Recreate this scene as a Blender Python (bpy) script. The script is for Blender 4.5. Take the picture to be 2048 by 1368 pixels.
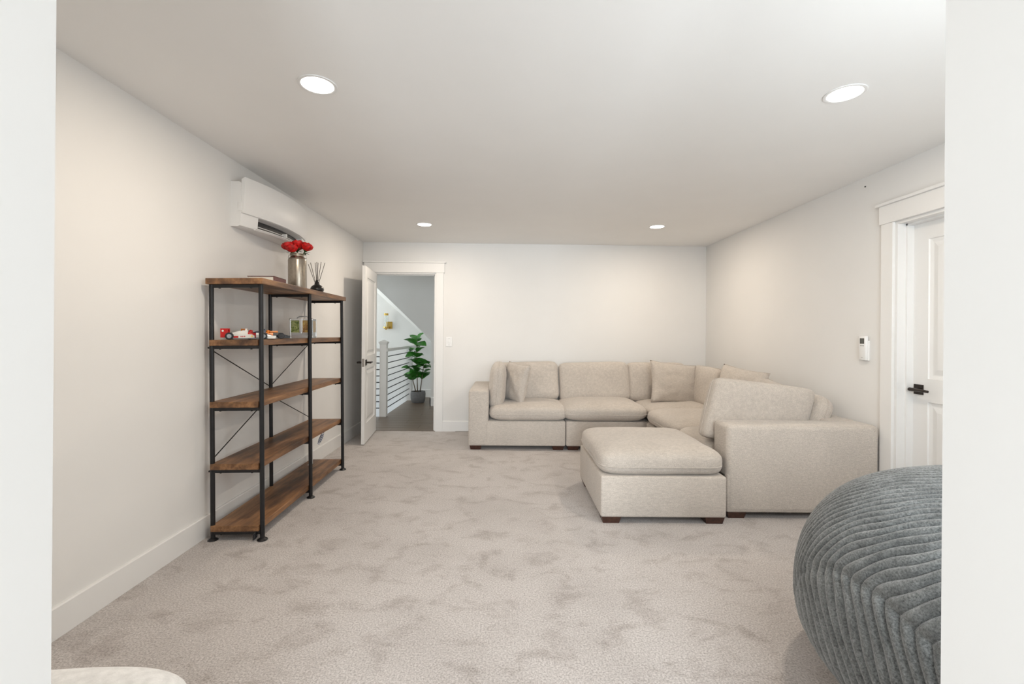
import bpy, bmesh, math, random
import numpy as np
from mathutils import Vector, Matrix, noise
random.seed(7)
PI = math.pi
R = math.radians
for o in list(bpy.data.objects):
    bpy.data.objects.remove(o)
S = bpy.context.scene
C = S.collection

# ------------------------------------------------------------------ camera, world, light, exposure
cam_d = bpy.data.cameras.new('camera')
cam = bpy.data.objects.new('camera', cam_d)
C.objects.link(cam)
cam_d.sensor_width = 36.0
cam_d.lens = 36.0 * 910 / 2048
cam_d.shift_x = 10 / 2048
cam_d.shift_y = -18 / 2048
cam_d.clip_start = 0.02
cam.location = (0, 0, 1.28)
cam.rotation_euler = (Matrix.Rotation(R(90), 4, 'X') @ Matrix.Rotation(R(0.45), 4, 'Z')).to_euler()
S.camera = cam
S.view_settings.view_transform = 'Standard'
S.view_settings.look = 'None'
S.view_settings.gamma = 1.0
S.view_settings.use_curve_mapping = False
S.view_settings.exposure = 0.0

W = bpy.data.worlds.new('world')
S.world = W
W.use_nodes = True
W.node_tree.nodes['Background'].inputs[0].default_value = (0.75, 0.87, 1.0, 1)
W.node_tree.nodes['Background'].inputs[1].default_value = 1.2

DAY = (0.88, 0.955, 1.0)
WARM = (1.0, 0.86, 0.70)
P_DAY, P_FILL, P_LAMP, P_STAIR = 222.0, 24.0, 13.0, 33.0


def area(name, loc, rot, sx, sy, power, col, shape='RECTANGLE', spread=180):
    l = bpy.data.lights.new(name, 'AREA')
    l.shape = shape
    l.size = sx
    if shape == 'RECTANGLE':
        l.size_y = sy
    l.energy = power
    l.color = col
    l.spread = R(spread)
    o = bpy.data.objects.new(name, l)
    C.objects.link(o)
    o.location = loc
    o.rotation_euler = rot
    return o


# daylight entering through the window behind the camera and the stairwell window, plus added fill beside the opening
area('window_daylight', (0.0, -3.93, 1.45), (R(90), 0, 0), 1.3, 1.3, P_DAY, DAY)
area('window_daylight', (1.45, 0.60, 1.55), (R(90), 0, 0), 0.96, 1.16, P_FILL, DAY)  # added fill light at an invented window, evens out the room
area('stairwell_daylight', (-4.12, 8.0, 1.5), (0, R(-90), 0), 1.4, 1.3, P_STAIR, (0.94, 1.0, 0.97))


# ------------------------------------------------------------------ materials
def newmat(name):
    m = bpy.data.materials.new(name)
    m.use_nodes = True
    nt = m.node_tree
    return m, nt, nt.nodes['Principled BSDF']


def ramp(nt, c0, c1, p0=0.3, p1=0.7):
    r = nt.nodes.new('ShaderNodeValToRGB')
    r.color_ramp.elements[0].position = p0
    r.color_ramp.elements[1].position = p1
    r.color_ramp.elements[0].color = (*c0, 1)
    r.color_ramp.elements[1].color = (*c1, 1)
    return r


def tex(nt, scale, detail=2.0, rough=0.5, kind='ShaderNodeTexNoise', stretch=None, coord='Object'):
    tc = nt.nodes.new('ShaderNodeTexCoord')
    n = nt.nodes.new(kind)
    n.inputs['Scale'].default_value = scale
    if kind == 'ShaderNodeTexNoise':
        n.inputs['Detail'].default_value = detail
        n.inputs['Roughness'].default_value = rough
    if stretch:
        mp = nt.nodes.new('ShaderNodeMapping')
        mp.inputs['Scale'].default_value = stretch
        nt.links.new(tc.outputs[coord], mp.inputs['Vector'])
        nt.links.new(mp.outputs[0], n.inputs['Vector'])
    else:
        nt.links.new(tc.outputs[coord], n.inputs['Vector'])
    return n


def bump(nt, bs, src, strength, dist):
    b = nt.nodes.new('ShaderNodeBump')
    b.inputs['Strength'].default_value = strength
    b.inputs['Distance'].default_value = dist
    nt.links.new(src, b.inputs['Height'])
    nt.links.new(b.outputs[0], bs.inputs['Normal'])
    return b


def plain(name, col, rough=0.5, metal=0.0, var=0.04, scale=30.0, bmp=0.0, bd=0.001, spec=0.5):
    m, nt, bs = newmat(name)
    n = tex(nt, scale, 3)
    r = ramp(nt, [c * (1 - var) for c in col], [min(1, c * (1 + var)) for c in col])
    nt.links.new(n.outputs['Fac'], r.inputs[0])
    nt.links.new(r.outputs[0], bs.inputs['Base Color'])
    bs.inputs['Roughness'].default_value = rough
    bs.inputs['Metallic'].default_value = metal
    bs.inputs['Specular IOR Level'].default_value = spec
    if bmp:
        bump(nt, bs, n.outputs['Fac'], bmp, bd)
    return m


def mixrgb(nt, fac, a, b, mode='MIX'):
    mx = nt.nodes.new('ShaderNodeMix')
    mx.data_type = 'RGBA'
    mx.blend_type = mode
    if isinstance(fac, float):
        mx.inputs[0].default_value = fac
    else:
        nt.links.new(fac, mx.inputs[0])
    for i, v in ((6, a), (7, b)):
        if isinstance(v, tuple):
            mx.inputs[i].default_value = (*v, 1)
        else:
            nt.links.new(v, mx.inputs[i])
    return mx.outputs[2]


def fabric(name, c0, c1, scale=320, bd=0.0012, sheen=0.25):
    m, nt, bs = newmat(name)
    n1 = tex(nt, scale, 3, 0.7)
    n2 = tex(nt, 38, 3, 0.6, stretch=(1, 1, 3))
    n3 = tex(nt, 3.5, 2)
    r1 = ramp(nt, c0, c1, 0.32, 0.68)
    nt.links.new(n1.outputs['Fac'], r1.inputs[0])
    r2 = ramp(nt, (0.88, 0.88, 0.88), (1.06, 1.06, 1.06))
    nt.links.new(n2.outputs['Fac'], r2.inputs[0])
    r3 = ramp(nt, (0.95, 0.95, 0.95), (1.04, 1.04, 1.04))
    nt.links.new(n3.outputs['Fac'], r3.inputs[0])
    a = mixrgb(nt, 1.0, r1.outputs[0], r2.outputs[0], 'MULTIPLY')
    b = mixrgb(nt, 1.0, a, r3.outputs[0], 'MULTIPLY')
    nt.links.new(b, bs.inputs['Base Color'])
    bs.inputs['Roughness'].default_value = 0.95
    bs.inputs['Specular IOR Level'].default_value = 0.15
    bs.inputs['Sheen Weight'].default_value = sheen
    bs.inputs['Sheen Roughness'].default_value = 0.5
    bump(nt, bs, n1.outputs['Fac'], 0.5, bd)
    return m


def carpet():
    m, nt, bs = newmat('carpet')
    n1 = tex(nt, 130, 4, 0.8)
    n2 = tex(nt, 5.2, 5, 0.66, stretch=(1.0, 1.3, 1))
    n2.inputs['Distortion'].default_value = 0.5
    n4 = tex(nt, 1.7, 3, 0.6)
    r1 = ramp(nt, (0.26, 0.236, 0.224), (0.66, 0.62, 0.602), 0.30, 0.60)
    nt.links.new(n1.outputs['Fac'], r1.inputs[0])
    r2 = ramp(nt, (0.79, 0.77, 0.755), (1.0, 1.0, 1.0), 0.33, 0.49)
    nt.links.new(n2.outputs['Fac'], r2.inputs[0])
    r4 = ramp(nt, (0.93, 0.925, 0.92), (1.03, 1.03, 1.03), 0.36, 0.56)
    nt.links.new(n4.outputs['Fac'], r4.inputs[0])
    a = mixrgb(nt, 1.0, r1.outputs[0], r2.outputs[0], 'MULTIPLY')
    b = mixrgb(nt, 1.0, a, r4.outputs[0], 'MULTIPLY')
    nt.links.new(b, bs.inputs['Base Color'])
    bs.inputs['Roughness'].default_value = 1.0
    bs.inputs['Specular IOR Level'].default_value = 0.05
    bs.inputs['Sheen Weight'].default_value = 0.15
    bump(nt, bs, n1.outputs['Fac'], 0.6, 0.004)
    return m


def wood(name, dark, mid, light, scale=1.0, stretch=(1, 0.08, 1), rough=0.45):
    m, nt, bs = newmat(name)
    n1 = tex(nt, 26 * scale, 5, 0.65, stretch=stretch)
    n2 = tex(nt, 7 * scale, 4, 0.6, stretch=(stretch[0] * 0.9, stretch[1] * 3.0, stretch[2]))
    r1 = ramp(nt, mid, light, 0.35, 0.68)
    nt.links.new(n1.outputs['Fac'], r1.inputs[0])
    r2 = ramp(nt, (0, 0, 0), (0.9, 0.9, 0.9), 0.47, 0.66)
    nt.links.new(n2.outputs['Fac'], r2.inputs[0])
    a = mixrgb(nt, r2.outputs[0], r1.outputs[0], dark)
    nt.links.new(a, bs.inputs['Base Color'])
    bs.inputs['Roughness'].default_value = rough
    bump(nt, bs, n1.outputs['Fac'], 0.15, 0.001)
    return m


def fur():
    m, nt, bs = newmat('plush_cord')
    n1 = tex(nt, 170, 4, 0.75)
    n2 = tex(nt, 16, 4, 0.65)
    r1 = ramp(nt, (0.076, 0.081, 0.081), (0.27, 0.281, 0.279), 0.32, 0.66)
    nt.links.new(n1.outputs['Fac'], r1.inputs[0])
    r2 = ramp(nt, (0.72, 0.72, 0.72), (1.12, 1.12, 1.12), 0.35, 0.62)
    nt.links.new(n2.outputs['Fac'], r2.inputs[0])
    a = mixrgb(nt, 1.0, r1.outputs[0], r2.outputs[0], 'MULTIPLY')
    nt.links.new(a, bs.inputs['Base Color'])
    bs.inputs['Roughness'].default_value = 0.85
    bs.inputs['Specular IOR Level'].default_value = 0.2
    bs.inputs['Sheen Weight'].default_value = 0.5
    bs.inputs['Sheen Roughness'].default_value = 0.4
    bump(nt, bs, n1.outputs['Fac'], 0.7, 0.005)
    return m


def emit(name, col, s):
    m, nt, bs = newmat(name)
    bs.inputs['Emission Color'].default_value = (*col, 1)
    bs.inputs['Emission Strength'].default_value = s
    bs.inputs['Base Color'].default_value = (0.9, 0.9, 0.9, 1)
    return m


def glass(name, tint=(0.95, 0.98, 0.98)):
    m, nt, bs = newmat(name)
    bs.inputs['Base Color'].default_value = (*tint, 1)
    bs.inputs['Transmission Weight'].default_value = 1.0
    bs.inputs['Roughness'].default_value = 0.03
    bs.inputs['IOR'].default_value = 1.3
    return m


def printed(name, cols, scale):
    """flat printed picture: soft blotches of a few colours"""
    m, nt, bs = newmat(name)
    n = tex(nt, scale, 4, 0.7)
    n.inputs['Distortion'].default_value = 1.0
    r = nt.nodes.new('ShaderNodeValToRGB')
    el = r.color_ramp.elements
    el[0].position = 0.3
    el[0].color = (*cols[0], 1)
    el[1].position = 0.72
    el[1].color = (*cols[-1], 1)
    for i, c in enumerate(cols[1:-1]):
        e = el.new(0.3 + 0.42 * (i + 1) / (len(cols) - 1))
        e.color = (*c, 1)
    nt.links.new(n.outputs['Fac'], r.inputs[0])
    nt.links.new(r.outputs[0], bs.inputs['Base Color'])
    bs.inputs['Roughness'].default_value = 0.3
    return m


M = {}
M['wall'] = plain('wall_paint', (0.82, 0.812, 0.798), 0.75, var=0.008, scale=3, spec=0.25)
M['ceil'] = plain('ceiling_paint', (0.90, 0.895, 0.885), 0.85, var=0.008, scale=3, spec=0.2)
M['trim'] = plain('trim_paint', (0.84, 0.835, 0.825), 0.4, var=0.006, scale=4)
M['carpet'] = carpet()
M['sofa'] = fabric('sofa_fabric', (0.41, 0.365, 0.322), (0.70, 0.635, 0.572))
M['white_fabric'] = fabric('white_boucle', (0.84, 0.84, 0.84), (0.93, 0.93, 0.925), 300)
M['darkwood'] = plain('dark_wood_foot', (0.055, 0.022, 0.014), 0.35, var=0.3, scale=40)
M['black'] = plain('black_metal', (0.018, 0.018, 0.020), 0.38, 0.3, var=0.1)
M['bronze'] = plain('dark_bronze', (0.030, 0.022, 0.018), 0.35, 0.5, var=0.1)
M['shelf'] = wood('rustic_board', (0.055, 0.027, 0.016), (0.135, 0.060, 0.026), (0.40, 0.205, 0.090))
M['plank'] = wood('hall_plank', (0.115, 0.085, 0.064), (0.15, 0.112, 0.085), (0.20, 0.155, 0.12), 0.7, (0.12, 1.6, 1), 0.38)
M['plastic'] = plain('white_plastic', (0.86, 0.86, 0.855), 0.42, var=0.005)
M['plastic_grey'] = plain('grey_plastic', (0.42, 0.42, 0.42), 0.4)
M['vent'] = plain('vent_dark', (0.03, 0.03, 0.032), 0.6)
M['steel'] = plain('brushed_steel', (0.38, 0.335, 0.28), 0.30, 1.0, var=0.08, scale=60)
M['alu'] = plain('aluminium', (0.72, 0.73, 0.74), 0.3, 0.9, var=0.05)
M['chrome'] = plain('chrome_plate', (0.65, 0.64, 0.62), 0.22, 1.0, var=0.03)
M['brass'] = plain('brass', (0.55, 0.36, 0.10), 0.3, 1.0, var=0.06)
M['red_petal'] = plain('red_petal', (0.60, 0.008, 0.008), 0.55, var=0.45, scale=60)
M['stem'] = plain('stem_green', (0.02, 0.07, 0.015), 0.6, var=0.2)
M['leaf'] = plain('fiddle_leaf', (0.048, 0.215, 0.028), 0.42, var=0.35, scale=12)
M['bark'] = plain('bark', (0.20, 0.16, 0.12), 0.8, var=0.2)
M['pot'] = plain('grey_pot', (0.16, 0.16, 0.165), 0.7, var=0.1, bmp=0.2)
M['soil'] = plain('soil', (0.03, 0.02, 0.015), 0.95, var=0.4, scale=200, bmp=0.6, bd=0.01)
M['book'] = plain('book_cover', (0.12, 0.022, 0.016), 0.45, var=0.15)
M['page'] = plain('book_pages', (0.80, 0.76, 0.68), 0.8, var=0.06, scale=150)
M['reed'] = plain('reed', (0.05, 0.035, 0.025), 0.7, var=0.2)
M['gloss_black'] = plain('matte_black_glass', (0.012, 0.012, 0.012), 0.3)
M['toy_red'] = plain('toy_red', (0.55, 0.012, 0.012), 0.25, var=0.02)
M['toy_white'] = plain('toy_white', (0.82, 0.82, 0.80), 0.25, var=0.02)
M['toy_black'] = plain('toy_black', (0.015, 0.016, 0.02), 0.3)
M['toy_navy'] = plain('toy_navy', (0.015, 0.03, 0.075), 0.3)
M['toy_orange'] = plain('toy_orange', (0.80, 0.23, 0.02), 0.3)
M['toy_grey'] = plain('toy_grey', (0.38, 0.42, 0.46), 0.35)
M['toy_yellow'] = plain('toy_yellow', (0.85, 0.60, 0.08), 0.3)
M['rubber'] = plain('tyre_rubber', (0.025, 0.027, 0.032), 0.6)
M['lcd'] = plain('lcd', (0.085, 0.085, 0.075), 0.25)
M['cord_blue'] = plain('blue_grey_coil', (0.42, 0.46, 0.58), 0.5, var=0.15)
M['cordw'] = plain('white_cord', (0.80, 0.80, 0.79), 0.5)
M['fur'] = fur()
M['lamp'] = emit('lamp_diffuser', (1.0, 0.93, 0.84), 9.0)
M['glass'] = glass('clear_glass')
M['print_green'] = printed('print_green', [(0.03, 0.05, 0.02), (0.10, 0.16, 0.03), (0.40, 0.42, 0.16), (0.14, 0.2, 0.22)], 60)
M['print_brown'] = printed('print_brown', [(0.06, 0.03, 0.02), (0.30, 0.14, 0.05), (0.50, 0.36, 0.10), (0.30, 0.22, 0.2)], 60)
M['print_tan'] = printed('print_tan', [(0.16, 0.10, 0.06), (0.38, 0.28, 0.17), (0.55, 0.45, 0.30), (0.30, 0.16, 0.14)], 60)


# ------------------------------------------------------------------ mesh helpers
class MB:
    def __init__(s):
        s.v = []
        s.f = []

    def add(s, vs, fs):
        n = len(s.v)
        s.v += [tuple(v) for v in vs]
        s.f += [tuple(i + n for i in f) for f in fs]
        return s

    def box(s, x0, x1, y0, y1, z0, z1):
        return s.add([(x0, y0, z0), (x1, y0, z0), (x1, y1, z0), (x0, y1, z0), (x0, y0, z1), (x1, y0, z1), (x1, y1, z1), (x0, y1, z1)],
                     [(0, 3, 2, 1), (4, 5, 6, 7), (0, 1, 5, 4), (1, 2, 6, 5), (2, 3, 7, 6), (3, 0, 4, 7)])

    def prism(s, pts, axis, a0, a1):
        """polygon pts (2D) extruded along axis from a0 to a1"""
        n = len(pts)

        def mk(p, a):
            if axis == 'x':
                return (a, p[0], p[1])
            if axis == 'y':
                return (p[0], a, p[1])
            return (p[0], p[1], a)
        vs = [mk(p, a0) for p in pts] + [mk(p, a1) for p in pts]
        fs = [tuple(range(n)), tuple(range(2 * n - 1, n - 1, -1))]
        for i in range(n):
            j = (i + 1) % n
            fs.append((i, i + n, j + n, j))
        return s.add(vs, fs)

    def tube(s, pts, r, n=10, cap=True, closed=False):
        pts = [Vector(p) for p in pts]
        rr = r if isinstance(r, (list, tuple)) else [r] * len(pts)
        m = len(pts)
        vs, fs = [], []
        prev = None
        for i, p in enumerate(pts):
            if closed:
                t = pts[(i + 1) % m] - pts[i - 1]
            else:
                t = pts[min(i + 1, m - 1)] - pts[max(i - 1, 0)]
            t.normalize()
            if prev is None:
                a = t.orthogonal().normalized()
            else:
                a = (prev - t * prev.dot(t)).normalized()
            prev = a
            b = t.cross(a)
            for k in range(n):
                an = 2 * PI * k / n
                vs.append(p + (a * math.cos(an) + b * math.sin(an)) * rr[i])
        rng = m if closed else m - 1
        for i in range(rng):
            i2 = (i + 1) % m
            for k in range(n):
                k2 = (k + 1) % n
                fs.append((i * n + k, i * n + k2, i2 * n + k2, i2 * n + k))
        if cap and not closed:
            fs.append(tuple(range(n - 1, -1, -1)))
            fs.append(tuple((m - 1) * n + k for k in range(n)))
        return s.add(vs, fs)

    def lathe(s, prof, n=24, c=(0, 0, 0), closed_top=True, closed_bot=True):
        vs, fs = [], []
        for r, z in prof:
            for k in range(n):
                a = 2 * PI * k / n
                vs.append((c[0] + r * math.cos(a), c[1] + r * math.sin(a), c[2] + z))
        m = len(prof)
        for i in range(m - 1):
            for k in range(n):
                k2 = (k + 1) % n
                fs.append((i * n + k, i * n + k2, (i + 1) * n + k2, (i + 1) * n + k))
        if closed_bot:
            fs.append(tuple(range(n - 1, -1, -1)))
        if closed_top:
            fs.append(tuple((m - 1) * n + k for k in range(n)))
        return s.add(vs, fs)

    def mesh(s, name):
        me = bpy.data.meshes.new(name)
        me.from_pydata(s.v, [], s.f)
        bm = bmesh.new()
        bm.from_mesh(me)
        bmesh.ops.recalc_face_normals(bm, faces=bm.faces)
        bm.to_mesh(me)
        bm.free()
        return me

    def build(s, name, mat, parent=None, smooth=False, bevel=0, label=None):
        return link(name, s.mesh(name), mat, parent, smooth, bevel, label)


def link(name, me, mat, parent=None, smooth=False, bevel=0, label=None):
    o = bpy.data.objects.new(name, me)
    C.objects.link(o)
    if mat is not None and not me.materials:
        me.materials.append(M[mat] if isinstance(mat, str) else mat)
    if parent is not None:
        o.parent = parent
    if smooth:
        for p in me.polygons:
            p.use_smooth = True
        if smooth == 'auto':
            smooth_auto(me)
    if bevel:
        md = o.modifiers.new('bevel', 'BEVEL')
        md.width = bevel
        md.segments = 2
        md.limit_method = 'ANGLE'
    if label:
        o['label'] = label
    return o


def smooth_auto(me, ang=40):
    bm = bmesh.new()
    bm.from_mesh(me)
    for e in bm.edges:
        if len(e.link_faces) == 2 and e.calc_face_angle(0) > R(ang):
            e.smooth = False
    bm.to_mesh(me)
    bm.free()


def empty(name, loc, label, cat, group=None, rot=(0, 0, 0), kind=None):
    o = bpy.data.objects.new(name, None)
    C.objects.link(o)
    o.empty_display_size = 0.1
    o.location = loc
    o.rotation_euler = rot
    return tag(o, label, cat, group, kind)


def tag(o, label, cat, group=None, kind=None):
    o['label'] = label
    o['category'] = cat
    if group:
        o['group'] = group
    if kind:
        o['kind'] = kind
    return o


def struct(o, label, cat):
    return tag(o, label, cat, kind='structure')


def rbox_mesh(name, sx, sy, sz, r, seg=3, sub=0):
    bm = bmesh.new()
    bmesh.ops.create_cube(bm, size=1.0)
    bmesh.ops.scale(bm, vec=(sx, sy, sz), verts=bm.verts)
    bmesh.ops.bevel(bm, geom=list(bm.edges), offset=r, segments=seg, profile=0.5, affect='EDGES')
    me = bpy.data.meshes.new(name)
    bm.to_mesh(me)
    bm.free()
    for p in me.polygons:
        p.use_smooth = True
    return me


def rbox(name, x0, x1, y0, y1, z0, z1, r, mat, parent=None, seg=3, off=(0, 0, 0), label=None):
    me = rbox_mesh(name, x1 - x0, y1 - y0, z1 - z0, r, seg)
    c = Vector(((x0 + x1) / 2, (y0 + y1) / 2, (z0 + z1) / 2)) - Vector(off)
    me.transform(Matrix.Translation(c))
    return link(name, me, mat, parent, label=label)


def cube_grid(n):
    """unit cube surface [-1,1]^3 as grid, welded"""
    idx = {}
    vs, fs = [], []

    def vid(p):
        k = (round(p[0] * 10000), round(p[1] * 10000), round(p[2] * 10000))
        if k not in idx:
            idx[k] = len(vs)
            vs.append(p)
        return idx[k]
    t = [-1 + 2 * i / n for i in range(n + 1)]
    for ax in range(3):
        for sg in (-1, 1):
            for i in range(n):
                for j in range(n):
                    q = []
                    for a, b in ((i, j), (i + 1, j), (i + 1, j + 1), (i, j + 1)):
                        p = [0, 0, 0]
                        p[ax] = sg
                        p[(ax + 1) % 3] = t[a]
                        p[(ax + 2) % 3] = t[b]
                        q.append(vid(tuple(p)))
                    fs.append(tuple(q) if sg > 0 else tuple(q[::-1]))
    return vs, fs


CG = cube_grid(18)


def cushion_mesh(name, w, d, h, n=7.0, m=3.2, seed=0, wr=0.006, sag=0.0, pinch=0.0):
    """plump cushion w x d in plan, h thick: soft box with crowned faces"""
    vs = []
    a, b, c = w / 2, d / 2, h / 2
    for x, y, z in CG[0]:
        f = ((abs(x) ** n + abs(y) ** n) ** (m / n) + abs(z) ** m) ** (1 / m)
        x, y, z = x / f, y / f, z / f
        if pinch:
            e = max(abs(x), abs(y))
            k = 1 - pinch * min(abs(x), abs(y)) ** 0.0 * (1 - min(abs(x), abs(y)) ** 2) * e ** 4
            x, y = x * (k if abs(x) >= abs(y) else 1), y * (k if abs(y) > abs(x) else 1)
        p = Vector((x * a, y * b, z * c))
        q = p * 5.0 + Vector((seed * 3.1, seed * 1.7, seed))
        dn = noise.noise(q) * wr + noise.noise(q * 3.0) * wr * 0.35
        nrm = Vector((x ** 3, y ** 3, z)).normalized()
        p += nrm * dn
        p.z -= sag * (1 - (x * x + y * y) / 2)
        vs.append(p)
    me = bpy.data.meshes.new(name)
    me.from_pydata([tuple(v) for v in vs], [], CG[1])
    for p in me.polygons:
        p.use_smooth = True
    return me


def cushion(name, size, loc, rot, parent, mat='sofa', off=(0, 0, 0), seam=True, seamz=0.0, **kw):
    """size = (w, d, h); piping seam as sub-part"""
    me = cushion_mesh(name, *size, **kw)
    o = link(name, me, mat, parent)
    o.location = Vector(loc) - Vector(off)
    o.rotation_euler = rot
    if seam:
        w, d, h = size
        n = kw.get('n', 7.0)
        mm = kw.get('m', 3.2)
        pts = []
        zz = seamz
        k = (1 - abs(zz) ** mm) ** (1 / mm)
        for i in range(72):
            t = 2 * PI * i / 72
            cx, sy = math.cos(t), math.sin(t)
            f = (abs(cx) ** n + abs(sy) ** n) ** (1 / n)
            pts.append((cx / f * (w / 2 + 0.0015) * k, sy / f * (d / 2 + 0.0015) * k, zz * h / 2))
        MB().tube(pts, 0.0035, 6, closed=True).build('piping', mat, o, smooth=True)
    return o


def pillow_mesh(name, w, h, t, seed):
    """throw pillow: pointed corners, edges pulled in, in x-z plane facing -y"""
    N = 26
    vs, fs = [], []
    for side in (1, -1):
        base = len(vs)
        for i in range(N + 1):
            for j in range(N + 1):
                u, v = -1 + 2 * i / N, -1 + 2 * j / N
                x = u * (1 - 0.075 * (1 - v * v))
                z = v * (1 - 0.075 * (1 - u * u))
                th = max(0.0, (1 - u * u) * (1 - v * v)) ** 0.42
                q = Vector((u * 2.2 + seed, v * 2.2, side * 2.0))
                wr = noise.noise(q * 1.6) * 0.012 + noise.noise(Vector((u * 7, v * 7, seed))) * 0.005 * (1 - th * 0.6)
                vs.append((x * w / 2, -side * (th * t / 2 + (wr if th > 0.02 else 0)), z * h / 2))
        for i in range(N):
            for j in range(N):
                a = base + i * (N + 1) + j
                fs.append((a, a + N + 1, a + N + 2, a + 1) if side > 0 else (a, a + 1, a + N + 2, a + N + 1))
    me = bpy.data.meshes.new(name)
    me.from_pydata(vs, [], fs)
    bm = bmesh.new()
    bm.from_mesh(me)
    bmesh.ops.remove_doubles(bm, verts=bm.verts, dist=0.0004)
    bmesh.ops.recalc_face_normals(bm, faces=bm.faces)
    bm.to_mesh(me)
    bm.free()
    for p in me.polygons:
        p.use_smooth = True
    return me


def throw_pillow(loc, rz, lean, roll, label, seed, w=0.47, h=0.45, t=0.17):
    r = empty('throw_pillow', loc, label, 'pillow', 'throw pillows on the sectional sofa')
    r.rotation_euler = (Matrix.Rotation(rz, 4, 'Z') @ Matrix.Rotation(lean, 4, 'X') @ Matrix.Rotation(roll, 4, 'Y')).to_euler()
    link('cover', pillow_mesh('cover', w, h, t, seed), 'sofa', r)
    pts = []
    for k in range(4):
        for i in range(14):
            s = -1 + 2 * i / 14
            e = 1 - 0.075 * (1 - s * s)
            u, v = [(s, -e), (e, s), (-s, e), (-e, -s)][k]
            pts.append((u * w / 2, 0, v * h / 2))
    MB().tube(pts, 0.003, 6, closed=True).build('edge_seam', 'sofa', r, smooth=True)
    return r


# ------------------------------------------------------------------ room shell
XL, XR, YF, ZC = -1.865, 2.616, 0.62, 2.44
YB = 5.87                       # back wall at the left corner
ROTB = R(1.5)                   # the back wall is slightly out of square
BW = Matrix.Translation((XL, YB, 0)) @ Matrix.Rotation(ROTB, 4, 'Z')   # local: u along wall, v into wall

floor = MB().box(-2.05, 2.9, -4.1, 5.95, -0.06, 0.0).prism([(-2.05, 5.95), (2.9, 5.95), (2.9, 6.06), (-1.0, 5.955)], 'z', -0.06, 0.0).build('floor', 'carpet')
struct(floor, 'mottled beige wall-to-wall carpet', 'carpet')
ceil = MB().box(-2.05, 2.9, -4.1, 6.2, ZC, ZC + 0.1).build('ceiling', 'ceil')
struct(ceil, 'flat white ceiling with four round recessed lights', 'ceiling')
struct(MB().box(XL - 0.12, XL, -4.1, 6.0, 0, ZC).build('wall_left', 'wall'), 'plain white wall behind the open bookshelf', 'wall')

# right wall with door opening  Y 2.33..3.07
RO0, RO1, DH = 2.31, 3.07, 2.05
wr = MB()
wr.box(XR, XR + 0.14, -4.1, RO0, 0, ZC).box(XR, XR + 0.14, RO1, 6.2, 0, ZC).box(XR, XR + 0.14, RO0, RO1, DH, ZC)
struct(wr.build('wall_right', 'wall'), 'plain white wall beside the sectional sofa', 'wall')

# back wall with doorway
uO0, uO1 = 0.128, 0.945        # opening in wall-local u
wb = MB()
WT = 0.13
wb.box(-0.12, uO0, 0, WT, 0, ZC).box(uO1, 4.75, 0, WT, 0, ZC).box(uO0, uO1, 0, WT, DH, ZC)
o = wb.build('wall_back', 'wall')
o.matrix_world = BW
struct(o, 'plain white wall behind the sofa with a doorway at its left end', 'wall')

# front wall: the camera looks through its wide opening, jamb faces show at both picture edges
JL, JR = -0.6175, 0.5945
wf = MB()
FILL_WIN = ((-1.5, -1.5), (0.95, 1.95))  # second pair cuts the hole for the invented fill window
WZ0, WZ1 = 0.95, 2.15
for (a, e), (w0, w1) in zip(((XL - 0.12, JL), (JR, XR + 0.14)), FILL_WIN):
    wf.box(a, w0, YF - 0.16, YF, 0, ZC).box(w1, e, YF - 0.16, YF, 0, ZC)
    if w1 > w0:
        wf.box(w0, w1, YF - 0.16, YF, 0, WZ0).box(w0, w1, YF - 0.16, YF, WZ1, ZC)
o = wf.build('wall_front', 'wall')
struct(o, 'white wall ends framing the wide opening at both edges of the picture', 'wall')
for k_, (w0, w1) in ((0, FILL_WIN[1]),):  # unseen window, added to go with the fill light
    wn = empty('window_%d' % (k_ + 3), ((w0 + w1) / 2, YF - 0.08, WZ0), 'white framed window above the bean bag beside the opening', 'window', kind='structure')
    hw, hh = (w1 - w0) / 2, WZ1 - WZ0
    for x0_, x1_, z0_, z1_ in ((-hw, -hw + 0.05, 0, hh), (hw - 0.05, hw, 0, hh), (-hw + 0.05, hw - 0.05, 0, 0.05), (-hw + 0.05, hw - 0.05, hh - 0.05, hh), (-hw + 0.05, hw - 0.05, hh / 2 - 0.02, hh / 2 + 0.02)):
        MB().box(x0_, x1_, -0.03, 0.03, z0_, z1_).build('window_frame', 'trim', wn)
    for z0_, z1_ in ((0.05, hh / 2 - 0.02), (hh / 2 + 0.02, hh - 0.05)):
        MB().box(-hw + 0.05, hw - 0.05, -0.004, 0.004, z0_, z1_).build('pane', 'glass', wn)

# space behind the camera, with its window
wv = MB()
wv.box(-2.05, -0.95, -4.12, -3.98, 0, ZC).box(0.95, 2.9, -4.12, -3.98, 0, ZC).box(-0.95, 0.95, -4.12, -3.98, 0, 0.75).box(-0.95, 0.95, -4.12, -3.98, 2.15, ZC)
struct(wv.build('wall_rear', 'wall'), 'white wall with a window behind the viewpoint', 'wall')
w1 = empty('window_1', (0, -4.05, 0.75), 'white framed window behind the viewpoint', 'window', kind='structure')
fr = MB()
fr.box(-0.95, -0.88, -0.05, 0.05, 0, 1.4).box(0.88, 0.95, -0.05, 0.05, 0, 1.4).box(-0.88, 0.88, -0.05, 0.05, 0, 0.07).box(-0.88, 0.88, -0.05, 0.05, 1.33, 1.4).box(-0.03, 0.03, -0.04, 0.04, 0.07, 1.33)
fr.build('window_frame', 'trim', w1)
MB().box(-0.88, -0.03, -0.005, 0.005, 0.07, 1.33).build('pane', 'glass', w1)
MB().box(0.03, 0.88, -0.005, 0.005, 0.07, 1.33).build('pane', 'glass', w1)

# baseboards
BH = 0.135


def baseprof(t=0.015):
    return [(0, 0), (t, 0), (t, BH - 0.006), (t - 0.005, BH), (0, BH)]


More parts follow.
